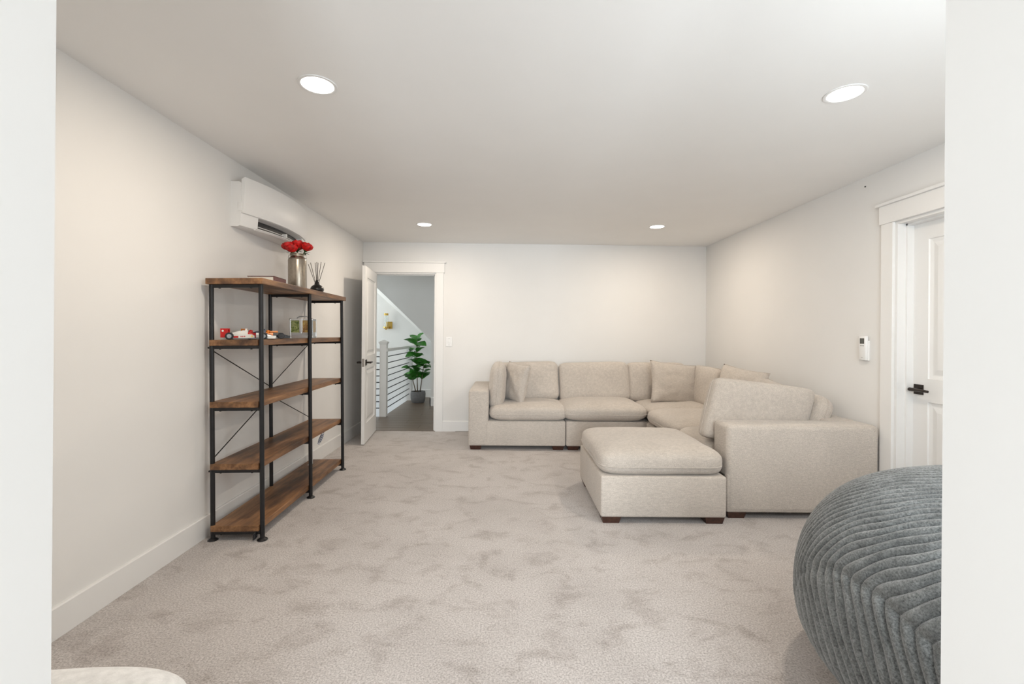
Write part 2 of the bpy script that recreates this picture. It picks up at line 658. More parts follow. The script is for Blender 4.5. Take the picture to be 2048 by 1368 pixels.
b = MB().prism([(XL + p, z) for p, z in baseprof()], 'y', YF, 5.86)
struct(b.build('baseboard_left', 'trim'), 'white baseboard along the wall behind the bookshelf', 'baseboard')
b = MB().prism([(XR - p, z) for p, z in baseprof()], 'y', RO1 + 0.105, 5.98)
struct(b.build('baseboard_right', 'trim'), 'white baseboard along the wall beside the sofa', 'baseboard')
b = MB().prism([(-p, z) for p, z in baseprof()], 'x', uO1 + 0.095, 4.48)
o = b.build('baseboard_back', 'trim')
o.matrix_world = BW
struct(o, 'white baseboard along the wall behind the sofa', 'baseboard')
b = MB()
b.prism([(YF + p, z) for p, z in baseprof()], 'x', XL, JL).prism([(YF + p, z) for p, z in baseprof()], 'x', JR, XR)
struct(b.build('baseboard_front', 'trim'), 'white baseboard on the near wall beside the opening', 'baseboard')


def casing(name, L, u0, u1, h, depth, label):
    """door casing in wall-local frame (u along wall, -v into room, z up)"""
    r = empty(name, (0, 0, 0), label, 'door trim', kind='structure')
    r.matrix_world = L
    cw, t = 0.095, 0.02
    for a, c in ((u0 - cw, u0), (u1, u1 + cw)):
        MB().box(a, c, -t, 0.0, 0, h).build('side_casing', 'trim', r, bevel=0.002)
    MB().box(u0 - cw - 0.012, u1 + cw + 0.012, -t - 0.006, 0.0, h, h + 0.125).build('head_casing', 'trim', r, bevel=0.002)
    MB().box(u0 - cw - 0.03, u1 + cw + 0.03, -t - 0.022, 0.0, h + 0.125, h + 0.145).build('cap_moulding', 'trim', r, bevel=0.003)
    j = 0.018
    MB().box(u0, u0 + j, 0, depth, 0, h - j).build('jamb', 'trim', r)
    MB().box(u1 - j, u1, 0, depth, 0, h - j).build('jamb', 'trim', r)
    MB().box(u0, u1, 0, depth, h - j, h).build('jamb', 'trim', r)
    return r


casing('trim_1', BW, uO0, uO1, DH, WT, 'white casing around the open doorway to the hall')
tr1 = bpy.data.objects['trim_1']
MB().box(uO1 - 0.03, uO1 - 0.018, 0.045, 0.08, 0, DH - 0.018).build('door_stop', 'trim', tr1)
MB().box(uO0, uO1, 0.045, 0.08, DH - 0.03, DH - 0.018).build('door_stop', 'trim', tr1)
MB().box(uO1 - 0.0195, uO1 - 0.018, 0.008, 0.036, 0.88, 0.96).build('strike_plate', 'bronze', tr1)
# right wall frame: u axis runs toward the camera (-Y), room is -X side
RW = Matrix.Translation((XR, RO1, 0)) @ Matrix.Rotation(R(-90), 4, 'Z')
casing('trim_2', RW, 0.0, RO1 - RO0, DH, 0.14, 'white casing around the closed door beside the sofa arm')
tr2 = bpy.data.objects['trim_2']
MB().box(0.018, 0.03, 0.055, 0.10, 0, DH - 0.018).build('door_stop', 'trim', tr2)
MB().box(RO1 - RO0 - 0.03, RO1 - RO0 - 0.018, 0.055, 0.10, 0, DH - 0.018).build('door_stop', 'trim', tr2)
MB().box(0.018, RO1 - RO0 - 0.018, 0.055, 0.10, DH - 0.03, DH - 0.018).build('door_stop', 'trim', tr2)


def door_leaf(name, L, w, h, hand_u, label, both=True):
    """leaf in local x 0..w, thickness y 0..0.035, z up; two raised panels, lever handle(s)"""
    r = empty(name, (0, 0, 0), label, 'door', kind='structure')
    r.matrix_world = L
    T = 0.035
    st = 0.115
    zs = [(0.0, 0.22), (0.92 - 0.075, 0.92 + 0.075), (h - 0.12, h)]
    m = MB()
    m.box(0, st, 0, T, 0, h).box(w - st, w, 0, T, 0, h)
    for z0, z1 in zs:
        m.box(st, w - st, 0, T, z0, z1)
    m.build('stile_frame', 'trim', r)
    for z0, z1 in ((zs[0][1], zs[1][0]), (zs[1][1], zs[2][0])):
        p = MB()
        x0, x1 = st, w - st
        for side in (0, 1):
            y = (lambda d: d) if side == 0 else (lambda d: T - d)
            loops = [(0.0, 0.0), (0.004, 0.008), (0.022, 0.012), (0.028, 0.012), (0.062, 0.003), (0.066, 0.003)]
            vs, fs = [], []
            for ins, dep in loops:
                vs += [(x0 + ins, y(dep), z0 + ins), (x1 - ins, y(dep), z0 + ins), (x1 - ins, y(dep), z1 - ins), (x0 + ins, y(dep), z1 - ins)]
            for i in range(len(loops) - 1):
                for k in range(4):
                    k2 = (k + 1) % 4
                    fs.append((i * 4 + k, i * 4 + k2, i * 4 + 4 + k2, i * 4 + 4 + k))
            q = (len(loops) - 1) * 4
            fs.append((q, q + 1, q + 2, q + 3))
            p.add(vs, fs)
        p.build('panel', 'trim', r)
    sgn = 1 if hand_u < w / 2 else -1
    for side in (0, 1) if both else (0,):
        ys = -1 if side == 0 else 1
        y0 = 0 if side == 0 else T
        hd = MB()
        hd.box(hand_u - 0.033, hand_u + 0.033, min(y0, y0 + ys * 0.008), max(y0, y0 + ys * 0.008), 0.92 - 0.033, 0.92 + 0.033)
        ro = hd.build('rosette', 'bronze', r, bevel=0.002)
        MB().tube([(hand_u, y0, 0.92), (hand_u, y0 + ys * 0.055, 0.92)], 0.011, 12).build('spindle', 'bronze', ro, smooth='auto')
        lv = MB()
        e = hand_u + sgn * 0.115
        lv.tube([(hand_u - sgn * 0.014, y0 + ys * 0.052, 0.92), (hand_u + sgn * 0.02, y0 + ys * 0.053, 0.92), (hand_u + sgn * 0.07, y0 + ys * 0.056, 0.921), (e, y0 + ys * 0.05, 0.918)], [0.012, 0.011, 0.009, 0.008], 10)
        lv.build('lever', 'bronze', ro, smooth='auto')
    return r


# open hall door, hinged at the left jamb, swung into the room
hinge = BW @ Vector((uO0 + 0.02, -0.005, 0.012))
LD = Matrix.Translation(hinge) @ Matrix.Rotation(R(-83.6), 4, 'Z')
d1 = door_leaf('door_1', LD, 0.757, 2.015, 0.757 - 0.06, 'white two panel door standing open at the hall doorway')
MB().box(0.757, 0.7585, 0.005, 0.030, 0.875, 0.965).build('latch_plate', 'chrome', d1)
MB().box(0.7585, 0.767, 0.011, 0.024, 0.91, 0.93).build('latch_bolt', 'chrome', d1)
for z in (0.2, 1.0, 1.8):
    MB().tube([(-0.004, -0.004, z - 0.045), (-0.004, -0.004, z + 0.045)], 0.006, 8).build('hinge', 'bronze', d1)
# closed door on right wall, recessed towards the far side of the wall
LD2 = RW @ Matrix.Translation((0.02, 0.100, 0.01))
door_leaf('door_2', LD2, RO1 - RO0 - 0.04, 2.02, 0.055, 'white two panel door closed on the wall beside the sofa arm', both=False)
struct(MB().box(XR + 0.14, XR + 0.17, RO0 - 0.1, RO1 + 0.1, 0, ZC).build('wall_closet', 'wall'), 'white wall surface behind the closed door', 'wall')

# ------------------------------------------------------------------ hall beyond the doorway
HY = 8.96
Bn = BW @ Vector((0, WT, 0))
hall_base = MB().box(-1.86, -0.4, 6.0, HY, -0.05, -0.012).build('floor_hall', 'plank')
struct(hall_base, 'grey brown plank floor of the hall beyond the doorway', 'floor')
y = 5.885
row = 0
while y < HY - 0.01:
    y1 = min(y + 0.178, HY)
    cuts = [-1.86 if y > 6.6 else -1.87, -0.4]
    c = -1.86 + 0.35 + 0.9 * ((row * 0.37) % 1.0)
    cuts.insert(1, c)
    for a, e in zip(cuts[:-1], cuts[1:]):
        p = MB().box(a + 0.001, e - 0.001, y + 0.0015, y1 - 0.0015, -0.012, 0.004)
        p.build('plank', 'plank', hall_base, bevel=0.0015)
    y = y1
    row += 1
struct(MB().box(-4.3, -1.86, 6.0, 6.86, -0.05, 0.004).build('floor_landing', 'plank'), 'plank landing beside the stairwell beyond the doorway', 'floor')
m = MB().box(-4.3, -0.3, HY, HY + 0.1, -2.6, ZC)
struct(m.build('wall_hall_far', 'wall'), 'white stairwell wall with a brass sconce beyond the railing', 'wall')
m = MB().box(-1.315, -0.3, 7.9, HY, 0, ZC)
struct(m.build('wall_hall_step', 'wall'), 'white wall corner at the right of the hall beyond the potted tree', 'wall')
struct(MB().box(-0.4, -0.3, 6.0, 7.9, 0, ZC).build('wall_hall_right', 'wall'), 'white right side wall of the hall', 'wall')
struct(MB().box(-4.3, -4.2, 5.9, HY, -2.6, ZC).build('wall_hall_left', 'wall'), 'white left wall of the stairwell', 'wall')
struct(MB().box(-4.3, -1.9, 5.88, 6.0, -2.6, ZC).build('wall_hall_near', 'wall'), 'white near wall of the stair landing', 'wall')
struct(MB().box(-4.3, -0.3, 5.98, HY + 0.1, ZC, ZC + 0.1).build('ceiling_hall', 'ceil'), 'white ceiling of the hall', 'ceiling')
struct(MB().box(-4.3, -1.86, 6.86, HY, -2.7, -2.6).build('floor_stairwell', 'plank'), 'lower stairwell floor beyond the railing', 'floor')
struct(MB().box(-4.2, -1.84, 6.80, 6.86, -0.3, 0.0).box(-1.86, -1.80, 6.86, HY, -0.3, 0.0).build('trim_3', 'trim'), 'white fascia at the stairwell edge', 'trim')
# sloping soffit: near edge at Y 7.9, far edge on the far wall
sv = [(-2.95, 7.9, 2.70), (-1.315, 7.9, 1.147), (-1.315, HY, 0.93), (-3.30, HY, 2.72),
      (-2.95, 7.9, 2.80), (-1.315, 7.9, 2.80), (-1.315, HY, 2.80), (-3.30, HY, 2.80)]
m = MB().add(sv, [(0, 1, 2, 3), (4, 7, 6, 5), (0, 4, 5, 1), (1, 5, 6, 2), (2, 6, 7, 3), (3, 7, 4, 0)])
struct(m.build('ceiling_slope', 'wall'), 'sloping painted soffit under the roof in the hall', 'ceiling')
for nm, pts in (('baseboard_hall_far', ('x', -1.80, -1.315, HY, -1)), ('baseboard_hall_step', ('x', -1.33, -0.4, 7.9, -1))):
    ax, a0, a1, yy, sg = pts
    b = MB().prism([(yy + sg * p, z * 1.15) for p, z in baseprof()], 'x', a0, a1)
    struct(b.build(nm, 'trim'), 'white baseboard behind the potted tree' if 'far' in nm else 'white baseboard on the hall wall corner', 'baseboard')
b = MB().prism([(-1.315 - p, z * 1.15) for p, z in baseprof()], 'y', 7.885, HY)
struct(b.build('baseboard_hall_side', 'trim'), 'white baseboard beside the potted tree', 'baseboard')
wd = empty('window_2', (-4.2, 8.0, 0.8), 'window on the left side of the stairwell', 'window', kind='structure')
MB().box(-0.02, 0.02, -0.75, -0.7, 0, 1.4).box(-0.02, 0.02, 0.7, 0.75, 0, 1.4).box(-0.02, 0.02, -0.7, 0.7, 0, 0.05).box(-0.02, 0.02, -0.7, 0.7, 1.35, 1.4).build('window_frame', 'trim', wd)

# stair railing
rl = empty('stair_railing', (-1.865, 6.9, 0), 'white newel post with thin black horizontal rods beyond the doorway', 'railing')
np_ = MB().box(-0.05, 0.05, -0.05, 0.05, 0.0, 1.10).build('newel_post', 'trim', rl, bevel=0.003)
MB().box(-0.058, 0.058, -0.058, 0.058, 1.10, 1.118).add([(-0.066, -0.066, 1.118), (0.066, -0.066, 1.118), (0.066, 0.066, 1.118), (-0.066, 0.066, 1.118), (-0.066, -0.066, 1.13), (0.066, -0.066, 1.13), (0.066, 0.066, 1.13), (-0.066, 0.066, 1.13), (0, 0, 1.165)],
   [(0, 3, 2, 1), (0, 1, 5, 4), (1, 2, 6, 5), (2, 3, 7, 6), (3, 0, 4, 7), (4, 5, 8), (5, 6, 8), (6, 7, 8), (7, 4, 8)]).build('cap', 'trim', np_)
MB().box(0.0, 0.065, -0.03, HY - 6.9, 0.985, 1.03).build('top_rail', 'trim', rl, bevel=0.004)
MB().box(-2.3, -0.05, -0.03, 0.03, 0.985, 1.03).build('top_rail', 'trim', rl, bevel=0.004)
MB().box(-0.02, 0.085, 1.62, 1.72, 0.0, 1.0).build('end_post', 'trim', rl, bevel=0.003)
for k in range(9):
    z = 0.125 + 0.0976 * k
    MB().tube([(0.035, 0.04, z), (0.035, 1.63, z)], 0.0075, 8).build('rod', 'black', rl, smooth='auto')
    MB().tube([(-2.3, 0.0, z), (-0.04, 0.0, z)], 0.0075, 8).build('rod', 'black', rl, smooth='auto')

# wall sconce
sc = empty('wall_sconce', (-2.325, HY, 1.405), 'square brass wall sconce with clear glass tube above the railing', 'lamp')
MB().box(-0.048, 0.068, -0.02, 0.0, -0.06, 0.078).build('back_plate', 'brass', sc, bevel=0.003)
MB().tube([(-0.03, -0.02, -0.03), (-0.03, -0.09, -0.03)], 0.008, 8).build('arm', 'brass', sc)
MB().lathe([(0.012, -0.08), (0.03, -0.06), (0.055, -0.045), (0.055, -0.02), (0.045, -0.02)], 16, (-0.03, -0.10, 0)).build('cup', 'brass', sc, smooth='auto')
MB().lathe([(0.036, -0.02), (0.036, 0.225), (0.033, 0.225), (0.033, -0.02)], 20, (-0.03, -0.10, 0), False, False).build('glass_tube', 'glass', sc, smooth='auto')
MB().lathe([(0.042, 0.20), (0.042, 0.24), (0.036, 0.24)], 16, (-0.03, -0.10, 0)).build('top_collar', 'brass', sc, smooth='auto')

# ------------------------------------------------------------------ recessed ceiling lights
for (x, y), lb in zip(((-0.90, 2.14), (1.61, 2.18), (-0.896, 4.89), (1.609, 4.905)),
                      ('large looking round recessed ceiling light nearest the viewer on the bookshelf side', 'large looking round recessed ceiling light nearest the viewer on the bean bag side',
                       'small looking round recessed ceiling light near the hall doorway', 'small looking round recessed ceiling light above the sofa corner')):
    r = empty('recessed_light', (x, y, ZC), lb, 'ceiling light', 'recessed ceiling lights')
    MB().lathe([(0.088, 0.0), (0.088, -0.004), (0.080, -0.006), (0.073, -0.003), (0.073, 0.0)], 40, (0, 0, 0), False, False).build('trim_ring', 'plastic', r, smooth='auto')
    MB().lathe([(0.0735, -0.001), (0.0735, -0.0025), (0.05, -0.003)], 40).build('diffuser', 'lamp', r)
    l = area('recessed_lamp', (x, y, ZC - 0.012), (0, 0, 0), 0.14, 0.14, P_LAMP, WARM, 'DISK', 180)

# ------------------------------------------------------------------ sectional sofa
GR = 'modules of the sectional sofa'
ARMH, BASE0, BASE1 = 0.655, 0.045, 0.318


def foot(x, y, parent, sx, sy):
    """tapered block foot at corner; sx, sy give outward directions"""
    t, bt = 0.066, 0.054
    vs = []
    for z, h in ((BASE0 + 0.005, t), (0.0, bt)):
        for dx, dy in ((-1, -1), (1, -1), (1, 1), (-1, 1)):
            vs.append((x + dx * h, y + dy * h, z))
    MB().add(vs, [(0, 1, 2, 3), (7, 6, 5, 4), (0, 4, 5, 1), (1, 5, 6, 2), (2, 6, 7, 3), (3, 7, 4, 0)]).build('foot', 'darkwood', parent)


def module(name, x0, x1, y0, y1, label, cat='sofa'):
    off = Vector(((x0 + x1) / 2, (y0 + y1) / 2, 0))
    r = empty(name, off, label, cat, GR)
    rbox('base', x0, x1, y0, y1, BASE0, BASE1, 0.016, 'sofa', r, off=off)
    for sx in (-1, 1):
        for sy in (-1, 1):
            foot((x0 if sx < 0 else x1) - sx * 0.078 - off.x, (y0 if sy < 0 else y1) - sy * 0.076 - off.y, r, sx, sy)
    return r, off


YR = 5.875
# left arm module
r, off = module('sofa_section', -0.414, 0.648, 4.97, YR, 'beige sofa section with a left arm nearest the hall doorway')
rbox('arm', -0.414, -0.195, 4.965, YR, BASE0, ARMH, 0.028, 'sofa', r, off=off)
rbox('back', -0.20, 0.648, YR - 0.2, YR, BASE1 - 0.02, ARMH, 0.022, 'sofa', r, off=off)
cushion('seat_cushion', (0.865, 0.75, 0.205), (0.238, 5.315, 0.402), (0, 0, 0), r, off=off, n=9, m=3.3, seed=1, seamz=-0.12)
cushion('back_cushion', (0.80, 0.47, 0.21), (0.235, 5.60, 0.69), (R(78), R(-2), 0), r, off=off, n=9, m=3.4, seed=2)
cushion('arm_cushion', (0.52, 0.62, 0.20), (-0.105, 5.34, 0.675), (0, R(-86), 0), r, off=off, n=5, m=3.0, seed=3)
# armless module along the back wall
r, off = module('sofa_section', 0.656, 1.545, 4.97, YR + 0.02, 'beige armless sofa section in the middle of the back wall')
rbox('back', 0.656, 1.545, YR - 0.18, YR + 0.02, BASE1 - 0.02, ARMH, 0.022, 'sofa', r, off=off)
cushion('seat_cushion', (0.945, 0.80, 0.225), (1.085, 5.31, 0.412), (0, 0, R(-0.5)), r, off=off, n=7, m=2.9, seed=4, seamz=-0.12)
cushion('back_cushion', (0.86, 0.48, 0.21), (1.075, 5.60, 0.688), (R(78), R(-1.6), 0), r, off=off, n=9, m=3.4, seed=5)
# corner module
r, off = module('sofa_section', 1.553, 2.60, 4.935, YR + 0.04, 'beige corner sofa section where the back and right walls meet')
rbox('back', 1.553, 2.60, YR - 0.16, YR + 0.04, BASE1 - 0.02, ARMH, 0.022, 'sofa', r, off=off)
rbox('back', 2.38, 2.60, 4.935, YR - 0.17, BASE1 - 0.02, ARMH, 0.022, 'sofa', r, off=off)
cushion('seat_cushion', (0.84, 0.84, 0.20), (1.97, 5.33, 0.402), (0, 0, 0), r, off=off, n=9, m=3.3, seed=6, seamz=-0.12)
cushion('back_cushion', (0.72, 0.48, 0.21), (1.845, 5.62, 0.69), (R(78), 0, 0), r, off=off, n=9, m=3.4, seed=7)
cushion('back_cushion', (0.66, 0.46, 0.21), (2.315, 5.29, 0.675), (R(78), 0, R(-90)), r, off=off, n=8, m=3.2, seed=8)
# armless module along the right wall
r, off = module('sofa_section', 1.515, 2.60, 4.045, 4.927, 'beige armless sofa section along the right wall behind the ottoman')
rbox('back', 2.38, 2.60, 4.045, 4.927, BASE1 - 0.02, ARMH, 0.022, 'sofa', r, off=off)
cushion('seat_cushion', (0.88, 0.90, 0.215), (1.93, 4.485, 0.407), (0, 0, 0), r, off=off, n=7, m=3.0, seed=9, seamz=-0.12)
cushion('back_cushion', (0.86, 0.46, 0.21), (2.325, 4.50, 0.665), (R(77), 0, R(-90)), r, off=off, n=8, m=3.2, seed=10)
# right arm module, its arm faces the camera
r, off = module('sofa_section', 1.533, 2.592, 3.155, 4.037, 'beige sofa section whose broad arm faces the viewer beside the ottoman')
rbox('arm', 1.533, 2.592, 3.15, 3.378, BASE0, ARMH, 0.036, 'sofa', r, off=off, seg=5)
rbox('back', 2.37, 2.592, 3.365, 4.037, BASE1 - 0.02, ARMH, 0.022, 'sofa', r, off=off)
cushion('seat_cushion', (0.88, 0.66, 0.205), (1.93, 3.705, 0.402), (0, 0, 0), r, off=off, n=7, m=3.2, seed=11, seamz=-0.12)
cushion('back_cushion', (0.60, 0.46, 0.20), (2.375, 3.74, 0.595), (R(66), 0, R(-90)), r, off=off, n=5, m=3.0, seed=12)
ac = cushion('arm_cushion', (0.79, 0.46, 0.19), (1.918, 3.495, 0.684), (0, 0, 0), r, off=off, n=13, m=4.4, seed=13)
SHEAR = Matrix(((1, 0.17, 0, 0), (0, 1, 0, 0), (0, 0, 1, 0), (0, 0, 0, 1)))
for ob in [ac] + list(ac.children):
    ob.data.transform(SHEAR)
ac.rotation_euler = (Matrix.Rotation(R(3), 4, 'Z') @ Matrix.Rotation(R(84), 4, 'X') @ Matrix.Rotation(R(-6.5), 4, 'Z')).to_euler()
MB().box(2.47 - off.x, 2.52 - off.x, 3.60 - off.y, 3.618 - off.y, ARMH - 0.001, ARMH + 0.004).build('control_button', 'gloss_black', r, label='small black control set into the sofa back')

# ottoman
x0, x1, y0, y1 = 0.640, 1.487, 3.06, 3.93
off = Vector(((x0 + x1) / 2, (y0 + y1) / 2, 0))
r = empty('ottoman', off, 'beige square ottoman pushed against the right sofa section', 'ottoman')
rbox('base', x0, x1, y0, y1, BASE0, 0.322, 0.014, 'sofa', r, off=off)
for sx in (-1, 1):
    for sy in (-1, 1):
        foot((x0 if sx < 0 else x1) - sx * 0.074 - off.x, (y0 if sy < 0 else y1) - sy * 0.072 - off.y, r, sx, sy)
cushion('cushion_top', (0.86, 0.885, 0.215), (1.062, 3.495, 0.400), (0, 0, 0), r, off=off, n=9, m=3.5, seed=14, seamz=-0.15)

throw_pillow((0.105, 5.34, 0.70), R(-58), R(-12), R(3), 'square beige throw pillow leaning on the cushion of the left sofa arm', 3, 0.46, 0.46)
throw_pillow((1.975, 5.37, 0.70), R(12), R(-16), R(7), 'square beige throw pillow leaning in the sofa corner', 5, 0.60, 0.50)
throw_pillow((2.27, 4.47, 0.735), R(-84), R(-18), R(3), 'beige throw pillow with pointed corner against the right wall back cushions', 8, 0.74, 0.46, 0.16)
throw_pillow((2.30, 3.98, 0.68), R(-80), R(-24), R(9), 'beige throw pillow half hidden behind the big cushion of the near sofa arm', 11, 0.46, 0.42, 0.16)

# ------------------------------------------------------------------ giant ribbed bean bag
def bean_bag():
    cx, cy, Rr, h, n, m, zc = 1.74, 1.41, 0.70, 0.835, 2.17, 2.33, 0.30
    allv, allf = [], []
    base = 0
    for ax in range(3):
        for sg in (-1, 1):
            N = 320 if (ax, sg) in ((0, -1), (1, -1), (2, 1)) else 150
            t = np.linspace(-1, 1, N + 1)
            t = np.tan(t * 0.70) / math.tan(0.70)
            A, B = np.meshgrid(t, t, indexing='ij')
            P = np.zeros((N + 1, N + 1, 3))
            P[..., ax] = sg
            P[..., (ax + 1) % 3] = A
            P[..., (ax + 2) % 3] = B
            allv.append(P.reshape(-1, 3))
            I = np.arange((N + 1) * (N + 1)).reshape(N + 1, N + 1) + base
            q = np.stack([I[:-1, :-1], I[1:, :-1], I[1:, 1:], I[:-1, 1:]], -1).reshape(-1, 4)
            allf.append(q if sg > 0 else q[:, ::-1])
            base += (N + 1) ** 2
    D = np.concatenate(allv)
    F = np.concatenate(allf)

    def shape(D):
        f = ((np.abs(D[:, 0]) ** n + np.abs(D[:, 1]) ** n) ** (m / n) + np.abs(D[:, 2]) ** m) ** (1 / m)
        P = D / f[:, None]
        z = np.where(P[:, 2] > 0, P[:, 2] * (h - zc), P[:, 2] * zc * 1.12)
        z = np.maximum(z, -zc)
        return np.stack([P[:, 0] * Rr, P[:, 1] * Rr, z], 1)
    Q = shape(D)
    # low dent waves
    Q[:, 2] += np.where(Q[:, 2] > 0.1, 0.012 * np.sin(Q[:, 0] * 7 + 1) * np.cos(Q[:, 1] * 6), 0)
    s = math.sqrt(0.5)
    e = (Q[:, 0] + Q[:, 1]) * s
    d = (Q[:, 0] - Q[:, 1]) * s
    wob = 0.009 * np.sin(d * 9 + e * 3) + 0.005 * np.sin(d * 23 + e * 11 + 2) + 0.003 * np.sin(d * 41 - e * 17)
    wob2 = 0.008 * np.sin(Q[:, 2] * 13 + d * 5) + 0.003 * np.sin(Q[:, 2] * 37 + d * 21)
    a = 1.10 * e + 0.905 + wob
    b = -(d + 0.35 * Q[:, 2]) + wob2
    ph = np.maximum(a, b)
    per = 0.0295
    fr = np.mod(ph / per, 1.0) * 2 - 1
    rib = np.sqrt(np.maximum(0.0, 1 - fr * fr))
    seam = np.exp(-((a - b) / 0.012) ** 2)
    nr = np.stack([Q[:, 0] / Rr ** 2, Q[:, 1] / Rr ** 2, np.where(Q[:, 2] > 0, Q[:, 2] / (h - zc) ** 2, Q[:, 2] / zc ** 2)], 1)
    nr /= np.linalg.norm(nr, axis=1)[:, None] + 1e-9
    Q = Q + nr * (0.0185 * (rib - 1) - 0.007 * seam)[:, None]
    Q[:, 2] = np.maximum(Q[:, 2], -zc)
    Q += np.array([0, 0, zc])
    me = bpy.data.meshes.new('bean_bag')
    me.from_pydata(Q.tolist(), [], F.tolist())
    bm = bmesh.new()
    bm.from_mesh(me)
    bmesh.ops.remove_doubles(bm, verts=bm.verts, dist=0.0001)
    bm.to_mesh(me)
    bm.free()
    for p in me.polygons:
        p.use_smooth = True
    o = link('bean_bag', me, 'fur')
    o.location = (cx, cy, 0)
    tag(o, 'huge grey plush bean bag with thick corded ribs', 'bean bag')


bean_bag()

# white upholstered bench, only its far corner shows at the bottom left
bn = empty('bench', (-1.21, 0.935, 0), 'white upholstered bench with a rounded corner at the bottom left edge', 'bench', rot=(0, 0, R(8)))
cushion('seat_pad', (0.98, 0.46, 0.16), (-0.015, -0.005, 0.357), (0, 0, 0), bn, mat='white_fabric', n=3.6, m=4.5, seed=21, wr=0.002, seam=False)
rbox('base', -0.46, 0.46, -0.205, 0.205, 0.06, 0.31, 0.03, 'white_fabric', bn)
for sx in (-1, 1):
    for sy in (-1, 1):
        MB().tube([(sx * 0.40, sy * 0.15, 0), (sx * 0.40, sy * 0.15, 0.07)], 0.02, 10).build('leg', 'darkwood', bn)

# ------------------------------------------------------------------ bookshelf
SH = empty('bookshelf', (-1.638, 2.785, 0), 'five tier rustic brown wood bookshelf with black metal frame', 'bookshelf', rot=(0, R(-0.8), R(1.0)))
PY = (0.0, 0.715, 1.43)
ZT = [1.600, 1.226, 0.848, 0.470, 0.094]
TH = 0.036
for j, py in enumerate(PY):
    for px in (-0.15, 0.15):
        p = MB().tube([(px, py, 0.012), (px, py, ZT[0] - TH)], 0.0135, 16).build('post', 'black', SH, smooth='auto')
        MB().lathe([(0.030, 0.0), (0.030, 0.004), (0.022, 0.010), (0.012, 0.016)], 18, (px, py, 0.0)).build('foot_disc', 'black', p, smooth='auto')
    for i, z in enumerate(ZT):
        c = MB().box(-0.14, 0.14, py - 0.009, py + 0.009, z - TH - 0.020, z - TH).build('cross_bar', 'black', SH)
        for bx in (-0.10, 0.09):
            MB().lathe([(0.006, -0.004), (0.006, 0.0)], 8, (bx, py, z - TH - 0.020)).build('bolt', 'black', c)
for i, z in enumerate(ZT):
    if i == 0:
        bd = MB().box(-0.165, 0.178, -0.035, 1.465, z - TH, z)
    else:
        bd = MB().box(-0.155, 0.136, -0.018, 1.446, z - TH, z)
    bd.build('board', 'shelf', SH, bevel=0.002)
for y0, z0, y1, z1 in ((0.0, ZT[1] - 0.06, 0.715, ZT[2] + 0.01), (1.43, ZT[1] - 0.06, 0.715, ZT[2] + 0.01),
                       (0.0, ZT[3] + 0.02, 0.715, ZT[2] - 0.06), (1.43, ZT[3] + 0.02, 0.715, ZT[2] - 0.06)):
    MB().tube([(-0.155, y0, z0), (-0.155, y1, z1)], 0.0035, 8).build('brace_rod', 'black', SH, smooth='auto')
for i in (1, 3):
    MB().tube([(-0.172, 0, ZT[i] - TH - 0.012), (-0.14, 0, ZT[i] - TH - 0.012)], 0.006, 8).build('bolt', 'black', SH)
kn = MB()
for k in range(3):
    kn.tube([(0.112 + 0.006 * math.cos(t), -0.012 + 0.02 * math.sin(t * 1.0), 0.02 + 0.012 * math.cos(t) + k * 0.01) for t in [2 * PI * q / 10 for q in range(10)]], 0.004, 6, closed=True)
kn.build('tie_loop', 'toy_black', SH, smooth=True, label='small black tie looped at the near front foot')


def on_shelf(x, y, z):
    return SH.matrix_basis @ Vector((x, y, z))


bpy.context.view_layer.update()


def shelf_thing(name, x, y, level, label, cat, rz=0.0, group=None):
    p = on_shelf(x, y, ZT[level] + 0.0005)
    return empty(name, p, label, cat, group, rot=(0, R(-0.8), rz))


# book lying flat
bk = shelf_thing('book', 0.02, 0.335, 0, 'dark red hardback book lying flat on the bookshelf top', 'book', R(6))
MB().box(-0.085, 0.085, -0.105, 0.105, 0.0, 0.003).box(-0.085, 0.085, -0.105, 0.105, 0.041, 0.045).box(0.081, 0.085, -0.105, 0.105, 0.0, 0.045).build('cover', 'book', bk)
MB().box(-0.080, 0.081, -0.101, 0.101, 0.003, 0.041).build('pages', 'page', bk, label='cream page block')

# steel can vase
vs_ = shelf_thing('vase', 0.065, 0.70, 0, 'brushed steel milk can vase holding red roses', 'vase')
MB().lathe([(0.055, 0.0), (0.064, 0.002), (0.066, 0.008), (0.066, 0.222), (0.063, 0.232), (0.050, 0.246), (0.047, 0.252)], 40).build('body', 'steel', vs_, smooth='auto')
MB().lathe([(0.047, 0.250), (0.047, 0.262), (0.052, 0.266), (0.052, 0.272), (0.046, 0.274), (0.044, 0.262), (0.044, 0.06)], 36, (0, 0, 0), False, True).build('rim', 'steel', vs_, smooth='auto')
for s in (-1, 1):
    MB().tube([(s * 0.050, 0, 0.262), (s * 0.066, 0, 0.262), (s * 0.070, 0, 0.240), (s * 0.060, 0, 0.232)], 0.003, 8).build('handle', 'chrome', vs_, smooth=True)


